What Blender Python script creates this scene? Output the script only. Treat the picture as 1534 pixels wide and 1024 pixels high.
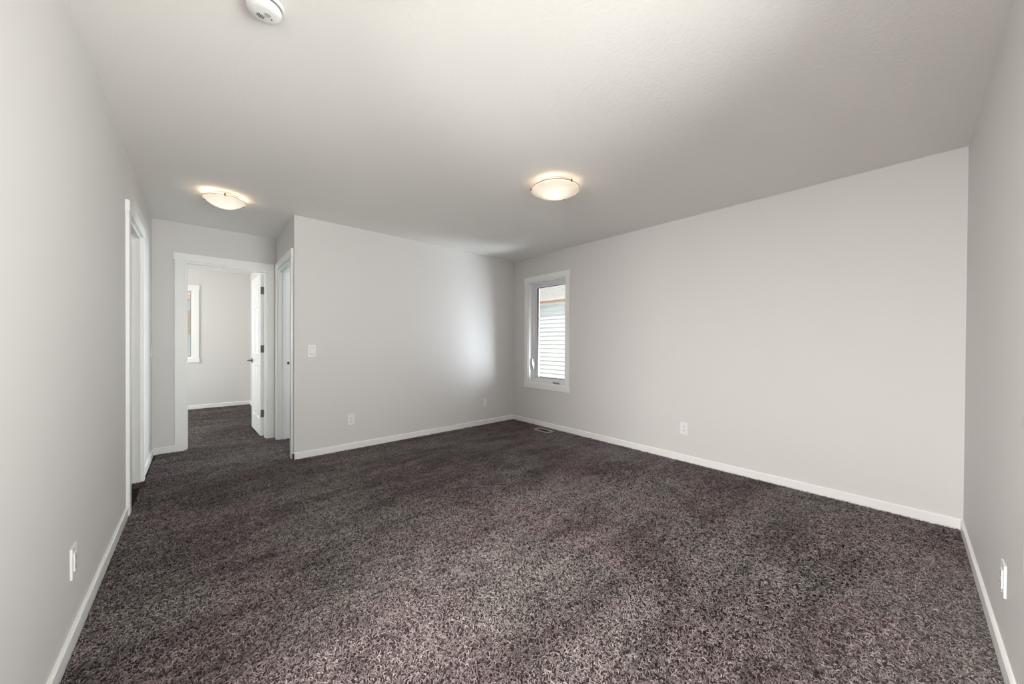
import bpy, bmesh, math, random
import numpy as np
from mathutils import Vector, Matrix

# ------------------------------------------------------------------ clear
for o in list(bpy.data.objects):
    bpy.data.objects.remove(o, do_unlink=True)
S = bpy.context.scene
COL = S.collection
random.seed(4)
rng = np.random.default_rng(11)

# ------------------------------------------------------------------ room numbers (metres)
H = 2.44
XR = 4.004          # long wall on the right
YB = 4.053          # back wall
YN = -0.249         # wall behind / right of the camera
XH = 1.071          # right side of the hallway
YE = 5.157          # end of the hallway
YF = 8.227          # far wall of the bedroom beyond
XF = 1.08           # right wall of the bedroom beyond

# ------------------------------------------------------------------ camera
cam_d = bpy.data.cameras.new('camera')
cam = bpy.data.objects.new('camera', cam_d)
COL.objects.link(cam)
FPX = 525.242
cam_d.sensor_width = 36.0
cam_d.lens = FPX / 1534 * 36.0
cam_d.shift_y = (517.7 - 512) / 1534
cam_d.clip_start = 0.02
yaw, pit, rol = 0.726338, -0.007127, 0.005657
Fv = Vector((math.sin(yaw) * math.cos(pit), math.cos(yaw) * math.cos(pit), math.sin(pit)))
Rv = Vector((math.cos(yaw), -math.sin(yaw), 0))
Uv = Rv.cross(Fv)
R2 = Rv * math.cos(rol) + Uv * math.sin(rol)
U2 = -Rv * math.sin(rol) + Uv * math.cos(rol)
M = Matrix((R2, U2, -Fv)).transposed().to_4x4()
M.translation = Vector((0.37326, 0, 1.17636))
cam.matrix_world = M
S.camera = cam

# ------------------------------------------------------------------ exposure
S.view_settings.view_transform = 'Standard'
S.view_settings.look = 'None'
S.view_settings.gamma = 1
S.view_settings.use_curve_mapping = False
S.view_settings.exposure = 0.42

# ------------------------------------------------------------------ world, sun, daylight
W = bpy.data.worlds.new('sky')
S.world = W
W.use_nodes = True
wn = W.node_tree
bg = wn.nodes['Background']
bg.inputs['Color'].default_value = (0.84, 0.92, 1.0, 1)
bg.inputs['Strength'].default_value = 0.85

def sun(name, direction, strength, color, angle):
    d = bpy.data.lights.new(name, 'SUN')
    d.energy = strength; d.color = color; d.angle = angle
    o = bpy.data.objects.new(name, d); COL.objects.link(o)
    o.rotation_euler = Vector(direction).to_track_quat('-Z', 'Y').to_euler()
    return o

sun('sun', (0.54, 0.12, -0.83), 3.2, (1.0, 0.96, 0.90), math.radians(1.0))

def daylight(name, loc, direction, sx, sy, power, color):
    d = bpy.data.lights.new(name, 'AREA')
    d.shape = 'RECTANGLE'; d.size = sx; d.size_y = sy
    d.energy = power; d.color = color
    o = bpy.data.objects.new(name, d); COL.objects.link(o)
    o.location = loc
    o.rotation_euler = Vector(direction).to_track_quat('-Z', 'Z').to_euler()
    return o

# bright reflection from the sunlit neighbour onto the narrow window
daylight('daylight_narrow_window', (5.3, 2.2, 0.6), (-1, 0.9, 0.35), 1.2, 1.2, 135, (0.84, 0.91, 1.0))
# area lights stand in for daylight: added unseen window, then rooms beyond
daylight('daylight_added_window', (2.50, YN - 1.60, 0.90), (-0.3, 1, 0), 3.2, 2.2, 310, (1.0, 0.985, 0.96))
daylight('side_room_fill', (-1.35, 0.80, 1.95), (1, -0.15, -0.25), 1.3, 0.7, 132, (1.0, 0.985, 0.96))  # fill light added inside the unseen side room, which has no window
daylight('daylight_bathroom_window', (XR + 0.30, 5.4, 1.6), (-1, 0, 0), 1.0, 0.9, 130, (0.86, 0.94, 1.0))
daylight('daylight_bedroom_window', (-2.55, 6.6, 1.4), (1, 0, 0), 1.5, 1.3, 105, (1.0, 0.99, 0.97))

# ------------------------------------------------------------------ materials
def mat(name, color, rough=0.5, metal=0.0, spec=0.5):
    m = bpy.data.materials.new(name); m.use_nodes = True
    b = m.node_tree.nodes['Principled BSDF']
    b.inputs['Base Color'].default_value = (*color, 1)
    b.inputs['Roughness'].default_value = rough
    b.inputs['Metallic'].default_value = metal
    b.inputs['Specular IOR Level'].default_value = spec
    return m

def N(m, t, **kw):
    n = m.node_tree.nodes.new(t)
    for k, v in kw.items():
        setattr(n, k, v)
    return n

def L(m, a, b):
    m.node_tree.links.new(a, b)

def bump(m, scale, strength, dist=0.002, detail=3.0, ramp=None):
    tc = N(m, 'ShaderNodeNewGeometry')
    no = N(m, 'ShaderNodeTexNoise')
    no.inputs['Scale'].default_value = scale
    no.inputs['Detail'].default_value = detail
    L(m, tc.outputs['Position'], no.inputs['Vector'])
    src = no.outputs['Fac']
    if ramp:
        r = N(m, 'ShaderNodeMapRange', interpolation_type='SMOOTHSTEP')
        r.inputs['From Min'].default_value, r.inputs['From Max'].default_value = ramp
        L(m, src, r.inputs['Value']); src = r.outputs['Result']
    bu = N(m, 'ShaderNodeBump')
    bu.inputs['Strength'].default_value = strength
    bu.inputs['Distance'].default_value = dist
    L(m, src, bu.inputs['Height'])
    L(m, bu.outputs['Normal'], m.node_tree.nodes['Principled BSDF'].inputs['Normal'])
    return m

WALL = bump(mat('wall_paint', (0.745, 0.724, 0.712), 0.62, spec=0.35), 140, 0.12, 0.001)
CEIL = bump(mat('ceiling_paint', (0.92, 0.895, 0.865), 0.85, spec=0.2), 55, 0.22, 0.0015, 5.0, (0.42, 0.62))
TRIM = bump(mat('trim_paint', (0.93, 0.92, 0.90), 0.32, spec=0.5), 60, 0.03, 0.0005)
DOORP = bump(mat('door_paint', (0.86, 0.86, 0.86), 0.35, spec=0.5), 90, 0.03, 0.0005)
VINYL = mat('window_vinyl', (0.86, 0.86, 0.86), 0.35)
GASKET = mat('window_gasket', (0.10, 0.10, 0.11), 0.5)
PLATE = mat('switch_plastic', (0.88, 0.87, 0.86), 0.3)
GAPM = mat('plate_gap_shade', (0.22, 0.21, 0.20), 0.6)
DARK = mat('dark_slot', (0.03, 0.03, 0.03), 0.6)
NICKEL = mat('satin_nickel', (0.42, 0.40, 0.38), 0.32, 1.0)
HINGE = mat('dull_hinge_metal', (0.16, 0.14, 0.13), 0.6, 0.4)
BRONZE = mat('lamp_metal', (0.30, 0.22, 0.15), 0.35, 1.0)
HANDLE = mat('dark_lever_metal', (0.16, 0.16, 0.17), 0.3, 1.0)
VENTM = mat('vent_metal', (0.50, 0.42, 0.39), 0.45, 0.0)
SMOKE = mat('detector_plastic', (0.84, 0.84, 0.82), 0.4)
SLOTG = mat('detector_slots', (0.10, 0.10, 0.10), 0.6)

def glass_mat():
    m = bpy.data.materials.new('window_glass'); m.use_nodes = True
    nt = m.node_tree; nt.nodes.clear()
    out = nt.nodes.new('ShaderNodeOutputMaterial')
    mix = nt.nodes.new('ShaderNodeMixShader')
    tr = nt.nodes.new('ShaderNodeBsdfTransparent')
    gl = nt.nodes.new('ShaderNodeBsdfGlossy'); gl.inputs['Roughness'].default_value = 0.02
    fr = nt.nodes.new('ShaderNodeFresnel'); fr.inputs['IOR'].default_value = 1.35
    tr.inputs['Color'].default_value = (0.96, 0.98, 0.97, 1)
    nt.links.new(fr.outputs[0], mix.inputs[0]); nt.links.new(tr.outputs[0], mix.inputs[1])
    nt.links.new(gl.outputs[0], mix.inputs[2]); nt.links.new(mix.outputs[0], out.inputs[0])
    return m
GLASS = glass_mat()

def bowl_mat(name, strength):
    # alabaster glass lit from within: warm rim, brighter where the bulb sits
    m = mat(name, (0.90, 0.84, 0.74), 0.25)
    b = m.node_tree.nodes['Principled BSDF']
    tc = N(m, 'ShaderNodeTexCoord')
    no = N(m, 'ShaderNodeTexNoise'); no.inputs['Scale'].default_value = 9; no.inputs['Detail'].default_value = 3
    no.inputs['Distortion'].default_value = 1.5
    L(m, tc.outputs['Object'], no.inputs['Vector'])
    ln = N(m, 'ShaderNodeVectorMath', operation='LENGTH')
    L(m, tc.outputs['Object'], ln.inputs[0])
    mr = N(m, 'ShaderNodeMapRange', interpolation_type='SMOOTHSTEP')
    mr.inputs['From Min'].default_value = 0.19; mr.inputs['From Max'].default_value = 0.05
    L(m, ln.outputs['Value'], mr.inputs['Value'])
    cr = N(m, 'ShaderNodeMix', data_type='RGBA')
    cr.inputs[6].default_value = (1.0, 0.80, 0.58, 1); cr.inputs[7].default_value = (1.0, 0.97, 0.92, 1)
    L(m, mr.outputs['Result'], cr.inputs[0])
    L(m, cr.outputs[2], b.inputs['Emission Color'])
    a = N(m, 'ShaderNodeMath', operation='MULTIPLY_ADD')
    a.inputs[1].default_value = 0.55; a.inputs[2].default_value = 0.20
    L(m, mr.outputs['Result'], a.inputs[0])
    v = N(m, 'ShaderNodeMath', operation='MULTIPLY_ADD'); v.inputs[1].default_value = 0.5
    v.inputs[2].default_value = -0.2
    L(m, no.outputs['Fac'], v.inputs[0])
    s = N(m, 'ShaderNodeMath', operation='ADD'); L(m, a.outputs[0], s.inputs[0]); L(m, v.outputs[0], s.inputs[1])
    k = N(m, 'ShaderNodeMath', operation='MULTIPLY'); k.inputs[1].default_value = strength
    L(m, s.outputs[0], k.inputs[0]); L(m, k.outputs[0], b.inputs['Emission Strength'])
    return m
BOWL = bowl_mat('alabaster_glass', 1.0)

def carpet_mat(name, lo, hi, yarn):
    m = mat(name, (0.1, 0.09, 0.09), 0.95, spec=0.15)
    b = m.node_tree.nodes['Principled BSDF']
    g = N(m, 'ShaderNodeNewGeometry')
    pos = g.outputs['Position']
    def noise(scale, detail=2.0, dist=0.0, vec=pos, rough=0.5):
        n = N(m, 'ShaderNodeTexNoise')
        n.inputs['Scale'].default_value = scale; n.inputs['Detail'].default_value = detail
        n.inputs['Distortion'].default_value = dist; n.inputs['Roughness'].default_value = rough
        L(m, vec, n.inputs['Vector']); return n.outputs['Fac']
    def math_(op, a, c=None, d=None):
        n = N(m, 'ShaderNodeMath', operation=op)
        for i, v in enumerate((a, c, d)):
            if v is None: continue
            if isinstance(v, (int, float)): n.inputs[i].default_value = v
            else: L(m, v, n.inputs[i])
        return n.outputs[0]
    def rng_(v, a, c, d=0.0, e=1.0):
        n = N(m, 'ShaderNodeMapRange', interpolation_type='SMOOTHSTEP')
        for i, q in enumerate((a, c, d, e)): n.inputs[i + 1].default_value = q
        L(m, v, n.inputs[0]); return n.outputs[0]
    # sheen of the brushed nap, put into the colour as streaks along the room
    mp = N(m, 'ShaderNodeMapping'); mp.inputs['Rotation'].default_value = (0, 0, math.radians(-12))
    mp.inputs['Scale'].default_value = (0.55, 2.6, 1)
    L(m, pos, mp.inputs['Vector'])
    big = noise(1.3, 5.0, 0.6, rough=0.62)
    streak = noise(1.6, 4.0, 0.8, mp.outputs[0], 0.6)
    mid = noise(9.0, 4.0, 1.2, rough=0.65)
    mp2 = N(m, 'ShaderNodeMapping'); mp2.inputs['Rotation'].default_value = (0, 0, math.radians(-4))
    mp2.inputs['Scale'].default_value = (0.45, 2.2, 1)
    L(m, pos, mp2.inputs['Vector'])
    fine = noise(8.0, 5.0, 1.6, mp2.outputs[0], 0.7)
    patch = math_('ADD', math_('MULTIPLY', big, 0.28), math_('ADD', math_('MULTIPLY', streak, 0.30),
                  math_('ADD', math_('MULTIPLY', mid, 0.14), math_('MULTIPLY', fine, 0.28))))
    patch = rng_(patch, 0.385, 0.60)
    c1 = N(m, 'ShaderNodeMix', data_type='RGBA')
    c1.inputs[6].default_value = (lo[0], lo[1], lo[2], 1); c1.inputs[7].default_value = (hi[0], hi[1], hi[2], 1)
    L(m, patch, c1.inputs[0])
    tint = N(m, 'ShaderNodeMix', data_type='RGBA', blend_type='MULTIPLY')
    hue = N(m, 'ShaderNodeMix', data_type='RGBA')
    hue.inputs[6].default_value = (1.05, 0.95, 0.97, 1); hue.inputs[7].default_value = (1.0, 0.99, 0.965, 1)
    L(m, rng_(noise(1.3, 2.0), 0.42, 0.6), hue.inputs[0])
    tint.inputs[0].default_value = 1.0
    L(m, c1.outputs[2], tint.inputs[6]); L(m, hue.outputs[2], tint.inputs[7])
    if yarn:
        # every strand has its own shade
        ri = g.outputs['Random Per Island']
        k = math_('MULTIPLY_ADD', math_('POWER', ri, 1.7), 0.95, 0.64)
    else:
        k = math_('MULTIPLY_ADD', noise(120, 2.0), 0.9, 0.1)
    sc = N(m, 'ShaderNodeVectorMath', operation='SCALE')
    L(m, tint.outputs[2], sc.inputs[0]); L(m, k, sc.inputs['Scale'])
    L(m, sc.outputs[0], b.inputs['Base Color'])
    bu2 = N(m, 'ShaderNodeBump'); bu2.inputs['Strength'].default_value = 0.35; bu2.inputs['Distance'].default_value = 0.03
    L(m, mid, bu2.inputs['Height'])
    L(m, bu2.outputs[0], b.inputs['Normal'])
    return m
CARPET = carpet_mat('carpet_yarn', (0.135, 0.117, 0.114), (0.290, 0.263, 0.256), True)
BACKING = carpet_mat('carpet_backing', (0.055, 0.045, 0.044), (0.14, 0.12, 0.116), False)

def noisy(name, c0, c1, scale, rough=0.7, stretch=(1, 1, 1)):
    m = mat(name, c0, rough)
    g = N(m, 'ShaderNodeNewGeometry'); mp = N(m, 'ShaderNodeMapping'); mp.inputs['Scale'].default_value = stretch
    no = N(m, 'ShaderNodeTexNoise'); no.inputs['Scale'].default_value = scale; no.inputs['Detail'].default_value = 4
    mx = N(m, 'ShaderNodeMix', data_type='RGBA'); mx.inputs[6].default_value = (*c0, 1); mx.inputs[7].default_value = (*c1, 1)
    L(m, g.outputs['Position'], mp.inputs[0]); L(m, mp.outputs[0], no.inputs['Vector'])
    L(m, no.outputs['Fac'], mx.inputs[0]); L(m, mx.outputs[2], m.node_tree.nodes['Principled BSDF'].inputs['Base Color'])
    return m
SIDING = noisy('vinyl_siding', (0.50, 0.50, 0.475), (0.57, 0.56, 0.535), 5)
SIDING2 = noisy('white_siding', (0.70, 0.70, 0.68), (0.78, 0.78, 0.76), 3)
SHINGLE = noisy('pale_shingles', (0.28, 0.25, 0.24), (0.52, 0.49, 0.47), 14)
FASCIA = mat('brown_fascia', (0.42, 0.20, 0.10), 0.6)
SOFFIT = mat('soffit_vinyl', (0.62, 0.64, 0.66), 0.6)
WOOD = noisy('bare_lumber', (0.55, 0.38, 0.25), (0.66, 0.50, 0.36), 6, 0.7, (8, 8, 1))
GROUND = noisy('pale_gravel', (0.40, 0.38, 0.35), (0.55, 0.53, 0.50), 4)

# ------------------------------------------------------------------ mesh helpers
def box(bm, x0, x1, y0, y1, z0, z1):
    vs = [bm.verts.new((x, y, z)) for x in (x0, x1) for y in (y0, y1) for z in (z0, z1)]
    for f in ((0, 1, 3, 2), (4, 6, 7, 5), (0, 4, 5, 1), (2, 3, 7, 6), (0, 2, 6, 4), (1, 5, 7, 3)):
        bm.faces.new([vs[i] for i in f])
    return vs

def bevel_all(bm, w, seg=2):
    bmesh.ops.bevel(bm, geom=[e for e in bm.edges if len(e.link_faces) == 2 and e.calc_face_angle(0) > 0.5],
                    offset=w, segments=seg, affect='EDGES', profile=0.5, clamp_overlap=True)

def lathe(bm, prof, n=48, cap0=False, cap1=False):
    rings = []
    for r, z in prof:
        rings.append([bm.verts.new((r * math.cos(2 * math.pi * i / n), r * math.sin(2 * math.pi * i / n), z)) for i in range(n)])
    for a, b in zip(rings, rings[1:]):
        for i in range(n):
            bm.faces.new((a[i], a[(i + 1) % n], b[(i + 1) % n], b[i]))
    if cap0: bm.faces.new(rings[0][::-1])
    if cap1: bm.faces.new(rings[-1])

def tube(bm, p0, p1, r, n=12, r1=None):
    p0, p1 = Vector(p0), Vector(p1); d = (p1 - p0).normalized()
    u = d.orthogonal().normalized(); v = d.cross(u)
    r1 = r if r1 is None else r1
    A = [bm.verts.new(p0 + r * (u * math.cos(t) + v * math.sin(t))) for t in [2 * math.pi * i / n for i in range(n)]]
    B = [bm.verts.new(p1 + r1 * (u * math.cos(t) + v * math.sin(t))) for t in [2 * math.pi * i / n for i in range(n)]]
    for i in range(n):
        bm.faces.new((A[i], A[(i + 1) % n], B[(i + 1) % n], B[i]))
    bm.faces.new(A[::-1]); bm.faces.new(B)

def obj(name, bm, m, parent=None, smooth=False, loc=None):
    bmesh.ops.recalc_face_normals(bm, faces=bm.faces[:])
    me = bpy.data.meshes.new(name); bm.to_mesh(me); bm.free()
    me.materials.append(m)
    if smooth:
        for p in me.polygons: p.use_smooth = True
    o = bpy.data.objects.new(name, me); COL.objects.link(o)
    if loc: o.location = loc
    if parent: o.parent = parent
    return o

def empty(name, loc=(0, 0, 0), rz=0.0):
    o = bpy.data.objects.new(name, None); COL.objects.link(o)
    o.location = loc; o.rotation_euler = (0, 0, rz); o.empty_display_size = 0.05
    return o

def tag(o, label=None, cat=None, group=None, kind=None):
    if label: o['label'] = label
    if cat: o['category'] = cat
    if group: o['group'] = group
    if kind: o['kind'] = kind
    return o

def struct(o, label, cat):
    return tag(o, label, cat, kind='structure')

def local(parent_loc, bm):
    bmesh.ops.translate(bm, verts=bm.verts[:], vec=-Vector(parent_loc))

# ------------------------------------------------------------------ shell
def wall(name, label, axis, p0, p1, a0, a1, holes=(), z0=0.0, z1=H):
    """axis 'x': wall plane is x=const (thickness p0..p1), runs a0..a1 along y; 'y' the other way."""
    bm = bmesh.new()
    def b(s, e, lo, hi):
        if e - s < 1e-5 or hi - lo < 1e-5: return
        if axis == 'x': box(bm, p0, p1, s, e, lo, hi)
        else: box(bm, s, e, p0, p1, lo, hi)
    cur = a0
    for (h0, h1, hz0, hz1) in sorted(holes):
        b(cur, h0, z0, z1); b(h0, h1, z0, hz0); b(h0, h1, hz1, z1); cur = h1
    b(cur, a1, z0, z1)
    return struct(obj(name, bm, WALL), label, 'wall')

T = 0.12
DH = 2.04
# openings
LD = (3.53, 4.25)          # door in the left wall
HR = (4.173, 5.02)         # doorway on the hallway's right
ED = (0.24, 0.985)         # door at the hallway's end
W1 = (3.012, 3.716, 0.602, 2.072)   # small window of the right wall
W2 = (-0.55, 0.280, 0.885, 2.078)   # far bedroom window
W3 = (0.45, 2.06, 0.60, 2.07)       # wide window added unseen behind the camera to light the room
W4 = (4.9, 5.9, 1.15, 2.07)         # bathroom window
W5 = (5.85, 7.35, 0.75, 2.07)       # bedroom side window

wall('wall_left', 'long pale grey wall on the left with one doorway', 'x', -T, 0, YN - 0.16, YE, [(-0.1, 1.3, 0, DH), (LD[0], LD[1], 0, DH)])  # first opening is added out of view to let the side-room light in
wall('wall_back', 'pale grey back wall between hallway corner and window corner', 'y', YB, YB + T, XH, XR)
wall('wall_right', 'long pale grey wall on the right with small window', 'x', XR, XR + 0.16, YN - 0.16, YF + 0.16, [W1, W4])
wall('wall_near', 'pale grey wall at the right edge of the frame', 'y', YN - 0.16, YN, 0, XR, [W3])
wall('wall_hall_right', 'short hallway wall with an open doorway', 'x', XH, XH + T, YB + T, YE, [(HR[0], HR[1], 0, DH)])
wall('wall_hall_end', 'hallway end wall around the bedroom doorway', 'y', YE, YE + T, -2.2, XF + T, [(ED[0], ED[1], 0, DH)])
wall('wall_bedroom_far', 'far bedroom wall with white-trimmed window', 'y', YF, YF + 0.16, -2.36, XR, [W2])
wall('wall_bedroom_left', 'left wall of the bedroom beyond the doorway', 'x', -2.36, -2.2, YE, YF, [W5])
wall('wall_bedroom_right', 'right wall of the bedroom behind the open door', 'x', XF, XF + T, YE + T, YF)
wall('wall_bathroom_far', 'wall closing the room right of the hallway', 'y', 6.6, 6.6 + T, XF + T, XR)
wall('wall_added_room_far', 'outer wall of the unseen side room added for light', 'x', -1.82, -1.7, YN - 0.16, 1.6)  # side room added out of view to hold the fill light
wall('wall_added_room_side', 'side wall of the unseen side room added for light', 'y', 1.48, 1.6, -1.7, -T)
wall('wall_added_room_near', 'near wall of the unseen side room added for light', 'y', YN - 0.16, YN, -1.7, -T)
# closet behind the left door, kept dark
wall('wall_closet', 'wall of the closet behind the left door', 'x', -1.7, -1.6, 2.9, YE)
wall('wall_closet_side', 'side wall of the closet behind the left door', 'y', 2.9, 3.0, -1.6, -T)

bm = bmesh.new(); box(bm, -2.4, XR + 0.16, YN - 0.16, YF + 0.16, H, H + 0.2)
struct(obj('ceiling', bm, CEIL), 'textured off-white ceiling above the whole room', 'ceiling')

def carpet():
    # backing slab plus a pile of short curly yarn ends, all one mesh
    bm = bmesh.new()
    x0, x1, y0, y1 = -2.4, XR + 0.16, YN - 0.16, YF + 0.16
    box(bm, x0, x1, y0, y1, -0.25, 0.0)
    bmesh.ops.recalc_face_normals(bm, faces=bm.faces[:])
    bv = np.array([v.co[:] for v in bm.verts], dtype=np.float32)
    bm.verts.index_update()
    bf = np.array([[v.index for v in f.verts] for f in bm.faces], dtype=np.int32)
    bm.free()
    areas = [(0.014, XR - 0.014, YN + 0.014, YB - 0.014, 24000), (0.03, XH - 0.03, YB - 0.014, YE + T, 20000), (-0.9, XF - 0.02, YE + T, YF - 0.02, 9000),
             (-0.6, 0.03, LD[0] + 0.02, LD[1] - 0.02, 10000), (XH - 0.03, 2.2, HR[0] + 0.02, HR[1] - 0.02, 9000)]
    P = []
    for a0, a1, b0, b1, dens in areas:
        n = int((a1 - a0) * (b1 - b0) * dens)
        P.append(np.stack([rng.uniform(a0, a1, n), rng.uniform(b0, b1, n)], 1))
    P = np.concatenate(P)
    P = P[~((np.abs(P[:, 0] - 3.826) < 0.058) & (np.abs(P[:, 1] - 3.238) < 0.126))]
    n = len(P)
    K = 4                                   # cross sections per strand
    th = rng.uniform(0, 2 * math.pi, n); curl = rng.normal(0, 1.1, n)
    ln = rng.uniform(0.010, 0.021, n); wd = rng.uniform(0.0013, 0.0022, n)
    tilt = rng.normal(0, 0.35, n); zb = rng.uniform(0.0015, 0.0055, n); arch = rng.uniform(0.001, 0.006, n)
    verts = np.zeros((n, K, 2, 3), np.float32)
    px, py = P[:, 0].copy(), P[:, 1].copy()
    px -= np.cos(th) * ln * 0.5; py -= np.sin(th) * ln * 0.5
    for k in range(K):
        t = k / (K - 1)
        h = th + curl * (t - 0.5) * 1.6
        w = wd * (0.65 + 0.35 * math.sin(math.pi * t))
        z = zb + arch * math.sin(math.pi * min(1, t * 1.15))
        nx, ny = -np.sin(h), np.cos(h)
        for j, sg in enumerate((-1, 1)):
            verts[:, k, j, 0] = px + nx * w * sg * np.cos(tilt)
            verts[:, k, j, 1] = py + ny * w * sg * np.cos(tilt)
            verts[:, k, j, 2] = np.maximum(z + w * sg * np.sin(tilt), 0.0006)
        px = px + np.cos(h) * ln / (K - 1); py = py + np.sin(h) * ln / (K - 1)
    verts[..., 0] = np.where((P[:, 1] < YB)[:, None, None], np.clip(verts[..., 0], 0.0125, XR - 0.0125), verts[..., 0])
    tv = verts.reshape(-1, 3)
    base = (np.arange(n) * K * 2)[:, None, None] + len(bv)
    q = np.array([[2 * k, 2 * k + 1, 2 * k + 3, 2 * k + 2] for k in range(K - 1)])[None]
    tf = (base + q).reshape(-1, 4)
    V = np.concatenate([bv, tv]).astype(np.float32); F = np.concatenate([bf, tf]).astype(np.int32)
    me = bpy.data.meshes.new('floor')
    me.vertices.add(len(V)); me.vertices.foreach_set('co', V.ravel())
    me.loops.add(F.size); me.loops.foreach_set('vertex_index', F.ravel())
    me.polygons.add(len(F)); me.polygons.foreach_set('loop_start', np.arange(0, F.size, 4, dtype=np.int32))
    me.materials.append(BACKING); me.materials.append(CARPET)
    mi = np.ones(len(F), np.int32); mi[:len(bf)] = 0
    me.polygons.foreach_set('material_index', mi)
    me.update(calc_edges=True); me.validate()
    o = bpy.data.objects.new('floor', me); COL.objects.link(o)
    return struct(o, 'dark brown-grey curly pile carpet over the whole floor', 'carpet')
floor = carpet()

# ------------------------------------------------------------------ baseboards
BH, BT = 0.070, 0.012
def baseboard(name, label, runs):
    """runs: (axis, face, inward sign, a0, a1)"""
    bm = bmesh.new()
    for axis, p, s, a0, a1 in runs:
        prof = [(0, 0), (BT, 0), (BT, BH - 0.006), (BT - 0.005, BH), (0, BH)]
        ends = []
        for a in (a0, a1):
            ring = []
            for d, z in prof:
                q = p + s * d
                ring.append(bm.verts.new((q, a, z) if axis == 'x' else (a, q, z)))
            ends.append(ring)
        n = len(prof)
        for i in range(n):
            bm.faces.new((ends[0][i], ends[0][(i + 1) % n], ends[1][(i + 1) % n], ends[1][i]))
        bm.faces.new(ends[0][::-1]); bm.faces.new(ends[1])
    return struct(obj(name, bm, TRIM), label, 'baseboard')

CW, CT = 0.072, 0.018   # casing width and thickness
baseboard('baseboard_left', 'white baseboard along the left wall', [('x', 0, 1, 1.3, LD[0] - CW)])
baseboard('baseboard_hall_left', 'short white baseboard left of the hallway end', [('x', 0, 1, LD[1] + CW, YE)])
baseboard('baseboard_hall_end', 'short white baseboard under the hallway end wall', [('y', YE, -1, BT, ED[0] - CW)])
baseboard('baseboard_back', 'white baseboard along the back wall', [('y', YB, -1, XH - BT, XR), ('x', XH, -1, YB - BT, YB + T - CW + 0.002)])
baseboard('baseboard_right', 'white baseboard along the long right wall', [('x', XR, -1, YN, YB - BT)])
baseboard('baseboard_near', 'white baseboard at the right edge of the frame', [('y', YN, 1, BT, XR - BT)])
baseboard('baseboard_bedroom_far', 'white baseboard along the far bedroom wall', [('y', YF, -1, -2.2, XF)])
baseboard('baseboard_bedroom_right', 'white baseboard behind the open bedroom door', [('x', XF, -1, YE + T, YF - BT)])

# ------------------------------------------------------------------ doors
def casing_bm(bm, axis, face, s, a0, a1, ztop, z0=0.0, ear=0.010, clip0=None, clip1=None):
    """flat casing: two legs and a slightly wider head. face = wall face, s = outward sign"""
    def b(s0, e0, lo, hi, t):
        c = bmesh.new()
        p, q = sorted((face, face + s * t))
        if axis == 'x': box(c, p, q, s0, e0, lo, hi)
        else: box(c, s0, e0, p, q, lo, hi)
        bevel_all(c, 0.0025, 2)
        me = bpy.data.meshes.new('tmp'); c.to_mesh(me); c.free(); bm.from_mesh(me); bpy.data.meshes.remove(me)
    o0 = a0 - CW if clip0 is None else clip0
    o1 = a1 + CW if clip1 is None else clip1
    b(o0, a0, z0, ztop, CT); b(a1, o1, z0, ztop, CT)
    e0 = ear if clip0 is None else 0; e1 = ear if clip1 is None else 0
    b(o0 - e0, o1 + e1, ztop, ztop + 0.078, CT + 0.003)

def jamb_bm(bm, axis, p0, p1, a0, a1, ztop, stop_at=None, t=0.018, stop_t=0.011):
    """lining of the opening; stop_at=(s0,s1) depth range of the stop moulding"""
    def b(pp0, pp1, s0, e0, lo, hi):
        if axis == 'x': box(bm, pp0, pp1, s0, e0, lo, hi)
        else: box(bm, s0, e0, pp0, pp1, lo, hi)
    b(p0, p1, a0, a0 + t, 0, ztop); b(p0, p1, a1 - t, a1, 0, ztop); b(p0, p1, a0 + t, a1 - t, ztop - t, ztop)
    if stop_at:
        s0, s1 = stop_at
        b(s0, s1, a0 + t, a0 + t + stop_t, 0, ztop - t); b(s0, s1, a1 - t - stop_t, a1 - t, 0, ztop - t)
        b(s0, s1, a0 + t + stop_t, a1 - t - stop_t, ztop - t - stop_t, ztop - t)

def leaf_bm(w, h, t=0.035):
    """six-panel moulded door leaf; x along width from hinge, y thickness 0..t, z up"""
    bm = bmesh.new()
    stile, mull = 0.105, 0.10
    rails = [(0, 0.20), (0.86, 1.01), (1.60, 1.70), (h - 0.115, h)]
    cols = [(0, stile), (w / 2 - mull / 2, w / 2 + mull / 2), (w - stile, w)]
    for x0, x1 in cols: box(bm, x0, x1, 0, t, 0, h)
    for z0, z1 in rails:
        for (xa, xb) in ((stile, w / 2 - mull / 2), (w / 2 + mull / 2, w - stile)):
            box(bm, xa, xb, 0, t, z0, z1)
    for (xa, xb) in ((stile, w / 2 - mull / 2), (w / 2 + mull / 2, w - stile)):
        for (za, zb) in ((rails[0][1], rails[1][0]), (rails[1][1], rails[2][0]), (rails[2][1], rails[3][0])):
            # sunk field with a raised, chamfered centre on both faces
            for y, s in ((0, 1), (t, -1)):
                levels = [(0.0, 0.0), (0.014, 0.009), (0.030, 0.009), (0.050, 0.003)]
                prev = None
                for ins, dep in levels:
                    ring = [bm.verts.new((x, y + s * dep, z)) for x, z in
                            ((xa + ins, za + ins), (xb - ins, za + ins), (xb - ins, zb - ins), (xa + ins, zb - ins))]
                    if prev:
                        for i in range(4):
                            bm.faces.new((prev[i], prev[(i + 1) % 4], ring[(i + 1) % 4], ring[i]))
                    prev = ring
                bm.faces.new(prev)
    return bm

def hinge_bm(h=0.09):
    bm = bmesh.new()
    tube(bm, (0, 0, -h / 2), (0, 0, h / 2), 0.0065, 12)
    for z in (-h / 2 - 0.004, h / 2):
        tube(bm, (0, 0, z), (0, 0, z + 0.004), 0.005, 12)
    return bm

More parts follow.
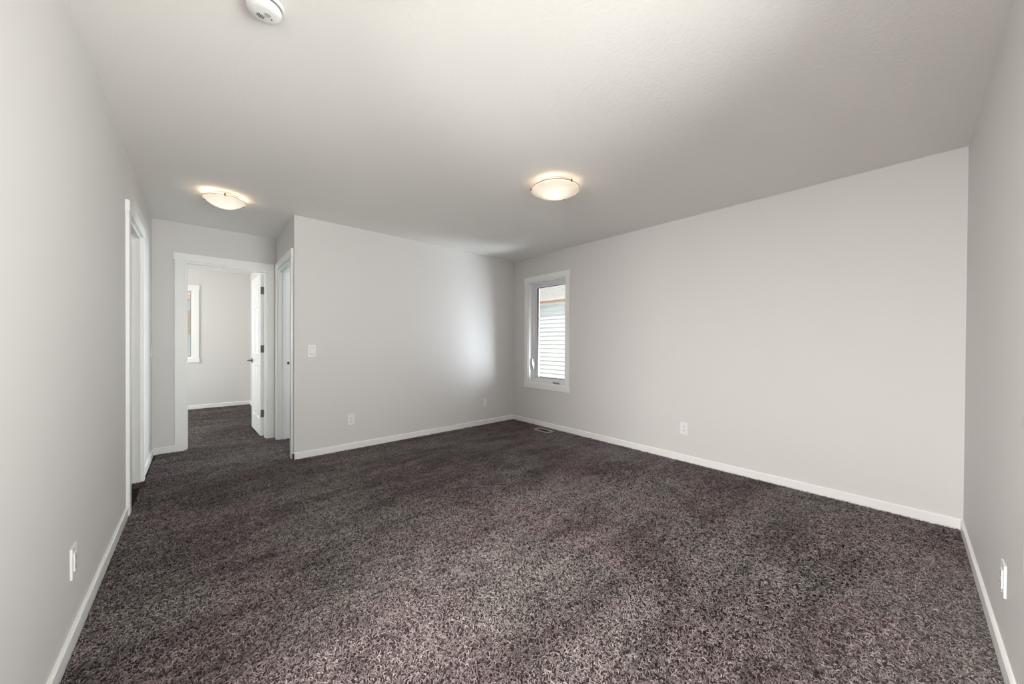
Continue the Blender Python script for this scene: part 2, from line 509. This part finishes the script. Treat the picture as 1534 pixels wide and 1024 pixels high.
# door_1: open leaf at the end of the hallway
d1 = struct(empty('door_1', (0.6, YE + T / 2, 0)), 'white six-panel bedroom door standing open at the hallway end', 'door')
bm = bmesh.new(); casing_bm(bm, 'y', YE, -1, ED[0], ED[1], DH, clip1=ED[1] + 0.064); local(d1.location, bm)
obj('casing', bm, TRIM, d1)
bm = bmesh.new(); casing_bm(bm, 'y', YE + T, 1, ED[0], ED[1], DH); local(d1.location, bm)
obj('casing', bm, TRIM, d1)
bm = bmesh.new(); jamb_bm(bm, 'y', YE, YE + T, ED[0], ED[1], DH, (YE + 0.045, YE + 0.083)); local(d1.location, bm)
obj('jamb', bm, TRIM, d1)
LW = 0.70
hx, hy = ED[1] - 0.018 - 0.006, YE + T + 0.012
leaf = obj('door_leaf', leaf_bm(LW, 2.0), DOORP, d1)
leaf.location = (hx - d1.location.x, hy + 0.004 - d1.location.y, 0.014)
leaf.rotation_euler = (0, 0, math.radians(92.2))
for z in (0.29, 1.09, 1.81):
    # knuckle plus the leaf plate let into the visible edge of the door
    hb = bmesh.new(); tube(hb, (0.004, -0.003, -0.045), (0.004, -0.003, 0.045), 0.0065, 12)
    box(hb, -0.034, 0.0, 0.0005, 0.0028, -0.045, 0.045)
    for zz in (-0.03, 0, 0.03): tube(hb, (-0.018, -0.0006, zz), (-0.018, 0.002, zz), 0.004, 8)
    ho = obj('hinge', hb, HINGE, d1)
    ho.location = (hx - d1.location.x, hy - d1.location.y, z)
    tag(ho, 'dull nickel hinge')

def lever(parent, x, z, side, direction, m=HANDLE):
    """side: y sign pointing away from the face (leaf-local)"""
    bm = bmesh.new()
    y0 = 0.035 if side > 0 else 0.0
    tube(bm, (x, y0, z), (x, y0 + side * 0.008, z), 0.031, 24)
    tube(bm, (x, y0, z), (x, y0 + side * 0.052, z), 0.010, 12)
    tube(bm, (x, y0 + side * 0.048, z), (x + direction * 0.06, y0 + side * 0.052, z + 0.002), 0.010, 12, 0.008)
    tube(bm, (x + direction * 0.058, y0 + side * 0.052, z + 0.002), (x + direction * 0.115, y0 + side * 0.046, z), 0.008, 12, 0.006)
    o = obj('door_handle', bm, m, parent, True)
    return tag(o, 'dark metal lever handle')
lever(leaf, LW - 0.06, 0.91, 1, -1)
lever(leaf, LW - 0.06, 0.91, -1, -1)

# door_2: closed leaf in the left wall
d2 = struct(empty('door_2', (-T / 2, 3.89, 0)), 'white-trimmed doorway in the left wall, its door opened into a dim room', 'door')
bm = bmesh.new(); casing_bm(bm, 'x', 0, 1, LD[0], LD[1], DH); local(d2.location, bm)
obj('casing', bm, TRIM, d2)
bm = bmesh.new(); jamb_bm(bm, 'x', -T, 0, LD[0], LD[1], DH, (-0.078, -0.045)); local(d2.location, bm)
obj('jamb', bm, TRIM, d2)
lw2 = LD[1] - LD[0] - 0.042
leaf2 = obj('door_leaf', leaf_bm(lw2, 2.0), DOORP, d2)
leaf2.rotation_euler = (0, 0, math.radians(180))
leaf2.location = (-T - 0.008 - d2.location.x, LD[0] + 0.010 - d2.location.y, 0.014)
lever(leaf2, lw2 - 0.06, 0.91, -1, -1)

# door_3: cased opening into the room on the hallway's right
d3 = struct(empty('door_3', (XH + T / 2, 4.6, 0)), 'white cased doorway on the right side of the hallway', 'doorway')
bm = bmesh.new(); casing_bm(bm, 'x', XH, -1, HR[0], HR[1], DH, clip1=HR[1] + 0.066); local(d3.location, bm)
obj('casing', bm, TRIM, d3)
bm = bmesh.new(); jamb_bm(bm, 'x', XH, XH + T, HR[0], HR[1], DH, (XH + 0.045, XH + 0.083)); local(d3.location, bm)
obj('jamb', bm, TRIM, d3)
bm = bmesh.new(); box(bm, XH + 0.090, XH + 0.112, HR[1] - 0.0195, HR[1] - 0.018, 0.905, 0.935)
tube(bm, (XH + 0.101, HR[1] - 0.019, 0.92), (XH + 0.101, HR[1] - 0.0225, 0.92), 0.009, 12)
local(d3.location, bm)
tag(obj('strike_plate', bm, DARK, d3), 'small dark strike plate')

# ------------------------------------------------------------------ windows
def frame_ring(bm, axis, p0, p1, a0, a1, z0, z1, w):
    def b(s0, e0, lo, hi):
        if axis == 'x': box(bm, p0, p1, s0, e0, lo, hi)
        else: box(bm, s0, e0, p0, p1, lo, hi)
    b(a0, a0 + w, z0, z1); b(a1 - w, a1, z0, z1); b(a0 + w, a1 - w, z0, z0 + w); b(a0 + w, a1 - w, z1 - w, z1)

def window(name, label, axis, face, s, hole, depth=0.16, mull=0, crank=True, rev=0.09, fw=0.030, sw=0.034):
    """face: inner wall face; s: direction towards outside"""
    a0, a1, z0, z1 = hole
    mid = (a0 + a1) / 2
    loc = (face + s * depth / 2, mid, z0) if axis == 'x' else (mid, face + s * depth / 2, z0)
    e = struct(empty(name, loc), label, 'window')
    def P(u, v): return tuple(sorted((face + s * u, face + s * v)))
    # casing, head and bottom boards run past the legs
    bm = bmesh.new()
    for (u0, u1, w0, w1, t) in ((a0 - CW, a0, z0, z1, CT), (a1, a1 + CW, z0, z1, CT),
                                (a0 - CW - 0.008, a1 + CW + 0.008, z1, z1 + 0.074, CT + 0.003),
                                (a0 - CW - 0.008, a1 + CW + 0.008, z0 - 0.072, z0, CT + 0.003)):
        c = bmesh.new(); p, q = sorted((face, face - s * t))
        if axis == 'x': box(c, p, q, u0, u1, w0, w1)
        else: box(c, u0, u1, p, q, w0, w1)
        bevel_all(c, 0.0025, 2)
        me = bpy.data.meshes.new('tmp'); c.to_mesh(me); c.free(); bm.from_mesh(me); bpy.data.meshes.remove(me)
    local(loc, bm); obj('casing', bm, TRIM, e)
    bm = bmesh.new(); frame_ring(bm, axis, *P(-0.0, rev), a0 - 0.0, a1 + 0.0, z0, z1, 0.012); local(loc, bm)
    obj('reveal', bm, TRIM, e)
    bm = bmesh.new(); frame_ring(bm, axis, *P(rev - 0.02, depth), a0 + 0.012, a1 - 0.012, z0 + 0.012, z1 - 0.012, fw)
    local(loc, bm); obj('window_frame', bm, VINYL, e)
    n = mull + 1
    g = 0.012 + fw
    ia0, ia1 = a0 + g, a1 - g
    wd = (ia1 - ia0) / n
    for k in range(n):
        sa, sb = ia0 + k * wd, ia0 + (k + 1) * wd
        bm = bmesh.new(); frame_ring(bm, axis, *P(rev + 0.008, depth - 0.012), sa, sb, z0 + g, z1 - g, sw)
        bevel_all(bm, 0.002, 1); local(loc, bm)
        sash = obj('sash', bm, VINYL, e)
        bm = bmesh.new(); frame_ring(bm, axis, *P(rev + 0.012, depth - 0.03), sa + sw, sb - sw, z0 + g + sw, z1 - g - sw, 0.005)
        local(loc, bm); obj('gasket', bm, GASKET, sash)
        bm = bmesh.new()
        p, q = P(rev + 0.028, rev + 0.034)
        if axis == 'x': box(bm, p, q, sa + sw + 0.002, sb - sw - 0.002, z0 + g + sw + 0.002, z1 - g - sw - 0.002)
        else: box(bm, sa + sw + 0.002, sb - sw - 0.002, p, q, z0 + g + sw + 0.002, z1 - g - sw - 0.002)
        local(loc, bm); obj('glass', bm, GLASS, sash)
    if crank and axis == 'x':
        bm = bmesh.new()
        cx = face + s * (rev - 0.03); cy = a0 + 0.22
        box(bm, *sorted((cx - s * 0.012, cx + s * 0.012)), cy - 0.055, cy + 0.045, z0 + 0.012, z0 + 0.034)
        bevel_all(bm, 0.005, 2)
        tube(bm, (cx - s * 0.012, cy, z0 + 0.028), (cx - s * 0.030, cy + 0.015, z0 + 0.036), 0.006, 10)
        tube(bm, (cx - s * 0.030, cy + 0.015, z0 + 0.036), (cx - s * 0.030, cy - 0.070, z0 + 0.030), 0.006, 10, 0.005)
        tube(bm, (cx - s * 0.030, cy - 0.070, z0 + 0.030), (cx - s * 0.048, cy - 0.070, z0 + 0.030), 0.007, 10)
        local(loc, bm); tag(obj('crank_handle', bm, NICKEL, e), 'folded window crank')
        bm = bmesh.new()
        ly = a1 - 0.042
        box(bm, *sorted((face + s * (rev - 0.034), face + s * (rev - 0.020))), ly - 0.004, ly + 0.016, z0 + 0.20, z0 + 0.30)
        box(bm, *sorted((face + s * (rev - 0.050), face + s * (rev - 0.034))), ly + 0.002, ly + 0.010, z0 + 0.25, z0 + 0.34)
        bevel_all(bm, 0.002, 1)
        local(loc, bm); tag(obj('latch', bm, NICKEL, e), 'small sash latch lever')
    return e

window('window_1', 'narrow white-trimmed crank window beside the back corner', 'x', XR, 1, W1)
window('window_2', 'white-trimmed bedroom window seen through the hallway doorway', 'y', YF, 1, W2, mull=0, crank=False, rev=0.06, fw=0.006, sw=0.014)
window('window_3', 'wide white-trimmed window added unseen behind the viewpoint for light', 'y', YN, -1, W3, mull=1, crank=False)
window('window_4', 'window of the room right of the hallway', 'x', XR, 1, W4, crank=False)
window('window_5', 'side window of the bedroom', 'x', -2.2, -1, W5, mull=1, crank=False)

# ------------------------------------------------------------------ switches and outlets
def plate_thing(name, loc, rz, label, cat, group=None, kind='outlet', w=0.072, h=0.118):
    """local: plate lies in the x-z plane, faces -y"""
    e = tag(empty(name, loc, rz), label, cat, group)
    bm = bmesh.new(); box(bm, -w / 2, w / 2, -0.006, 0.0, -h / 2, h / 2); bevel_all(bm, 0.0028, 3)
    obj('cover_plate', bm, PLATE, e)
    if kind == 'outlet':
        bm = bmesh.new(); box(bm, -0.017, 0.017, -0.0095, -0.004, -0.034, 0.034); bevel_all(bm, 0.0015, 2)
        r = obj('receptacle', bm, PLATE, e)
        bm = bmesh.new()
        for zc in (-0.018, 0.018):
            for dx, hh in ((-0.0065, 0.0045), (0.0065, 0.0035)):
                box(bm, dx - 0.0012, dx + 0.0012, -0.0099, -0.0093, zc + 0.002 - hh, zc + 0.002 + hh)
            tube(bm, (0, -0.0093, zc - 0.009), (0, -0.0099, zc - 0.009), 0.0024, 10)
        obj('socket_slots', bm, DARK, r)
    else:
        bm = bmesh.new()
        vs = [(-0.0165, -0.0065, -0.033), (0.0165, -0.0065, -0.033), (0.0165, -0.013, -0.030), (-0.0165, -0.013, -0.030),
              (-0.0165, -0.0065, 0.033), (0.0165, -0.0065, 0.033), (0.0165, -0.0075, 0.033), (-0.0165, -0.0075, 0.033),
              (-0.0165, -0.008, 0.0), (0.0165, -0.008, 0.0)]
        V = [bm.verts.new(v) for v in vs]
        for f in ((0, 1, 2, 3), (3, 2, 9, 8), (8, 9, 6, 7), (7, 6, 5, 4), (4, 5, 1, 0)):
            bm.faces.new([V[i] for i in f])
        bm.faces.new([V[i] for i in (0, 3, 8, 7, 4)]); bm.faces.new([V[i] for i in (1, 5, 6, 9, 2)])
        obj('rocker', bm, PLATE, e)
        bm = bmesh.new(); box(bm, -0.0185, 0.0185, -0.0064, -0.0050, -0.0355, 0.0350)  # dark pad painted as the shade in the gap round the rocker
        obj('rocker_gap_shade', bm, GAPM, e)
    for zc in (-0.049, 0.049):
        bm = bmesh.new(); tube(bm, (0, -0.0055, zc), (0, -0.0068, zc), 0.0028, 10)
        obj('screw', bm, PLATE, e)
    return e

HP = math.pi / 2
G = 'wall outlets low on the room walls'
plate_thing('light_switch', (1.226, YB, 1.088), 0, 'white rocker light switch on back wall beside hallway corner', 'light switch', kind='switch')
plate_thing('light_switch', (0, 5.085, 1.08), HP, 'white light switch on the hallway left wall beside the end corner', 'light switch', kind='switch')
plate_thing('wall_outlet', (1.612, YB, 0.332), 0, 'white outlet low on the back wall, below and right of the switch', 'outlet', G)
plate_thing('wall_outlet', (3.444, YB, 0.322), 0, 'white outlet low on the back wall near the window corner', 'outlet', G)
plate_thing('wall_outlet', (XR, 1.478, 0.332), -HP, 'white outlet low on the long wall right of the window', 'outlet', G)
plate_thing('wall_outlet', (0, 2.150, 0.318), HP, 'white outlet low on the left wall above the baseboard', 'outlet', G)
plate_thing('wall_outlet', (2.60, YN, 0.315), math.pi, 'white outlet at the right edge of the picture above the baseboard', 'outlet', G)

# ------------------------------------------------------------------ floor vent
v = tag(empty('floor_vent', (3.826, 3.238, 0)), 'brown metal floor vent in the carpet below the window', 'floor vent')
bm = bmesh.new(); vw, vl = 0.125, 0.262
for x0, x1, y0, y1 in ((-vw / 2, -vw / 2 + 0.018, -vl / 2, vl / 2), (vw / 2 - 0.018, vw / 2, -vl / 2, vl / 2),
                       (-vw / 2 + 0.018, vw / 2 - 0.018, -vl / 2, -vl / 2 + 0.018), (-vw / 2 + 0.018, vw / 2 - 0.018, vl / 2 - 0.018, vl / 2)):
    box(bm, x0, x1, y0, y1, 0.001, 0.013)
obj('vent_rim', bm, VENTM, v)
bm = bmesh.new(); box(bm, -vw / 2 + 0.016, vw / 2 - 0.016, -vl / 2 + 0.016, vl / 2 - 0.016, 0.0, 0.002)
obj('duct_opening', bm, DARK, v)
bm = bmesh.new()
for i in range(11):
    y = -vl / 2 + 0.03 + i * 0.0202
    box(bm, -vw / 2 + 0.018, vw / 2 - 0.018, y, y + 0.0035, 0.0022, 0.006)
box(bm, -0.002, 0.002, -vl / 2 + 0.018, vl / 2 - 0.018, 0.0022, 0.0066)
obj('louvre', bm, mat('vent_louvre', (0.03, 0.025, 0.025), 0.6), v)

# ------------------------------------------------------------------ ceiling lights
def ceiling_light(loc, label, R, drop, depth, rot, bulb_w, stem):
    e = tag(empty('ceiling_light', loc, rot), label, 'ceiling light', 'domed glass ceiling lights')
    # pan against the ceiling
    bm = bmesh.new()
    lathe(bm, [(0.0, 0.0), (R * 0.62, 0.0), (R * 0.66, -0.004), (R * 0.66, -0.016), (R * 0.60, -0.020), (0.0, -0.020)], 48)
    bmesh.ops.remove_doubles(bm, verts=bm.verts[:], dist=1e-5)
    obj('mounting_pan', bm, mat('pan_white', (0.75, 0.70, 0.62), 0.4), e, True)
    # shallow glass bowl
    bm = bmesh.new(); prof = []
    n = 14
    for i in range(n + 1):
        r = R * i / n
        prof.append((max(r, 0.0005), -drop - depth * (1 - (i / n) ** 2)))
    inner = [(r * 0.975, z + 0.005) for r, z in prof[::-1]]
    lathe(bm, prof + inner, 64)
    bmesh.ops.remove_doubles(bm, verts=bm.verts[:], dist=1e-4)
    obj('glass_bowl', bm, BOWL, e, True)
    # thin metal rim ring seen as a dark line round the glass
    bm = bmesh.new()
    n = 72
    rr = 0.0022
    rings = []
    for i in range(n):
        a = 2 * math.pi * i / n
        rings.append([bm.verts.new(((R + rr * math.cos(b)) * math.cos(a), (R + rr * math.cos(b)) * math.sin(a), -drop + 0.003 + rr * math.sin(b)))
                      for b in [2 * math.pi * k / 8 for k in range(8)]])
    for i in range(n):
        A, B = rings[i], rings[(i + 1) % n]
        for k in range(8): bm.faces.new((A[k], A[(k + 1) % 8], B[(k + 1) % 8], B[k]))
    obj('rim_ring', bm, BRONZE, e, True)
    for k in range(3):
        a = 2 * math.pi * k / 3
        bm = bmesh.new()
        c, s_ = math.cos(a), math.sin(a)
        tube(bm, (c * (R + 0.004), s_ * (R + 0.004), -drop - 0.006), (c * (R + 0.004), s_ * (R + 0.004), -drop + 0.012), 0.0055, 12)
        tube(bm, (c * (R + 0.004), s_ * (R + 0.004), -drop + 0.008), (c * R * 0.62, s_ * R * 0.62, -0.012), 0.003, 8)
        tag(obj('clip', bm, BRONZE, e), 'dark metal clip holding the glass')
    if stem:
        bm = bmesh.new(); tube(bm, (0, 0, -0.02), (0, 0, -drop - 0.02), 0.006, 12)
        obj('stem', bm, BRONZE, e)
    for k in range(2):
        d = bpy.data.lights.new('bulb', 'POINT'); d.energy = bulb_w; d.color = (1.0, 0.80, 0.60)
        d.shadow_soft_size = 0.025
        o = bpy.data.objects.new('bulb_light', d); COL.objects.link(o)
        o.parent = e; o.location = (0.55 * R * (1 if k else -1), 0, -drop + 0.004)
    return e
ceiling_light((2.475, 1.860, H), 'large domed glass ceiling light glowing over the middle of the room', 0.190, 0.050, 0.055, 0.35, 0.13, True)
ceiling_light((0.530, 3.925, H), 'smaller domed glass ceiling light glowing at the hallway entrance', 0.148, 0.045, 0.068, 0.5, 0.26, False)

# ------------------------------------------------------------------ smoke detector
s = tag(empty('smoke_detector', (0.553, 1.610, H), 0.3), 'round white smoke detector on the ceiling at the top edge', 'smoke detector')
bm = bmesh.new(); lathe(bm, [(0.0005, 0), (0.078, 0), (0.078, -0.008), (0.075, -0.012), (0.0005, -0.012)], 48)
obj('mounting_ring', bm, SMOKE, s, False)
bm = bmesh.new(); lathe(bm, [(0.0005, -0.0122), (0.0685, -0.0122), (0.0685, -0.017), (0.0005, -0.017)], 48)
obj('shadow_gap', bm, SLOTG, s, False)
bm = bmesh.new(); lathe(bm, [(0.0005, -0.017), (0.067, -0.017), (0.0685, -0.020), (0.065, -0.032), (0.055, -0.040), (0.040, -0.044), (0.0005, -0.045)], 56)
obj('housing', bm, SMOKE, s, True)
bm = bmesh.new()
for i in range(5):
    x = -0.022 + i * 0.006
    box(bm, x, x + 0.0026, 0.008, 0.030 - abs(i - 2) * 0.003, -0.0465, -0.043)
obj('sounder_slots', bm, SLOTG, s)
bm = bmesh.new(); tube(bm, (0.006, -0.016, -0.042), (0.006, -0.016, -0.048), 0.012, 24)
obj('test_button', bm, mat('button_grey', (0.5, 0.5, 0.48), 0.4), s)
bm = bmesh.new(); tube(bm, (0.028, -0.004, -0.042), (0.028, -0.004, -0.047), 0.003, 12)
obj('indicator', bm, SLOTG, s)

s.scale = (0.82, 0.82, 0.9)

# ------------------------------------------------------------------ outside
def lap_wall(bm, x, y0, y1, z0, z1, step, lip, s=-1):
    """lap siding facing s along x"""
    z = z0
    while z < z1 - 1e-6:
        zt = min(z + step, z1)
        V = [bm.verts.new(p) for p in ((x, y0, z), (x + s * lip, y0, z), (x, y0, zt), (x, y1, z), (x + s * lip, y1, z), (x, y1, zt))]
        bm.faces.new((V[0], V[1], V[2])); bm.faces.new((V[3], V[5], V[4]))
        bm.faces.new((V[1], V[4], V[5], V[2])); bm.faces.new((V[0], V[3], V[4], V[1]))
        z = zt

bm = bmesh.new(); box(bm, -30, 30, -30, 40, -3.2, -3.0)
struct(obj('ground', bm, GROUND), 'pale gravel ground outside the windows', 'ground')

nh = tag(empty('neighbour_house', (9.8, 6.5, -3.0)), 'pale siding house outside the narrow window', 'house')
XN = 6.8
bm = bmesh.new(); box(bm, XN, XN + 6, 1.0, 12.0, -3.0, 2.14); local(nh.location, bm)
obj('house_body', bm, SIDING, nh)
bm = bmesh.new(); lap_wall(bm, XN, 1.0, 12.0, -3.0, 2.14, 0.1016, 0.030); local(nh.location, bm)
obj('lap_siding', bm, SIDING, nh)
bm = bmesh.new(); box(bm, XN - 0.20, XN, 0.7, 12.3, 2.15, 2.165); local(nh.location, bm)
obj('soffit', bm, SOFFIT, nh)
bm = bmesh.new(); box(bm, XN - 0.22, XN - 0.20, 0.7, 12.3, 2.145, 2.215); local(nh.location, bm)
obj('fascia', bm, FASCIA, nh)
bm = bmesh.new()
run = 3.8; rows = 26
for i in range(rows):
    a, b2 = i / rows, (i + 1) / rows
    xa, xb = XN - 0.25 + run * a, XN - 0.25 + run * b2
    za, zb = 2.215 + run * 0.45 * a, 2.215 + run * 0.45 * b2
    V = [bm.verts.new(p) for p in ((xa, 0.6, za + 0.012), (xb, 0.6, zb), (xb, 12.4, zb), (xa, 12.4, za + 0.012), (xa, 0.6, za - 0.02), (xa, 12.4, za - 0.02))]
    bm.faces.new((V[0], V[1], V[2], V[3])); bm.faces.new((V[4], V[0], V[3], V[5]))
local(nh.location, bm); obj('shingle_roof', bm, SHINGLE, nh)

fh = tag(empty('distant_house', (-1.5, 16.5, -3.0)), 'white house with orange-brown trim outside the bedroom window', 'house')
bm = bmesh.new(); box(bm, -7, 4, 15.0, 19.0, -3.0, 3.6); local(fh.location, bm)
obj('house_body', bm, SIDING2, fh)
bm = bmesh.new()
box(bm, -7, 4, 14.90, 14.995, 2.50, 2.66); local(fh.location, bm)
obj('trim_band', bm, mat('pale_orange_trim', (0.80, 0.60, 0.46), 0.6), fh)
bm = bmesh.new()
box(bm, -0.40, 0.125, 14.93, 14.995, 1.60, 2.15)
local(fh.location, bm); obj('shutter', bm, WOOD, fh)
bm = bmesh.new(); box(bm, -0.40, 0.135, 14.85, 14.99, 1.42, 1.56); local(fh.location, bm)
obj('window_box', bm, WOOD, fh)
bm = bmesh.new(); box(bm, -0.60, 0.16, 14.95, 14.99, 0.88, 1.20); local(fh.location, bm)
obj('lower_window', bm, mat('pale_blue_pane', (0.66, 0.76, 0.80), 0.2), fh)
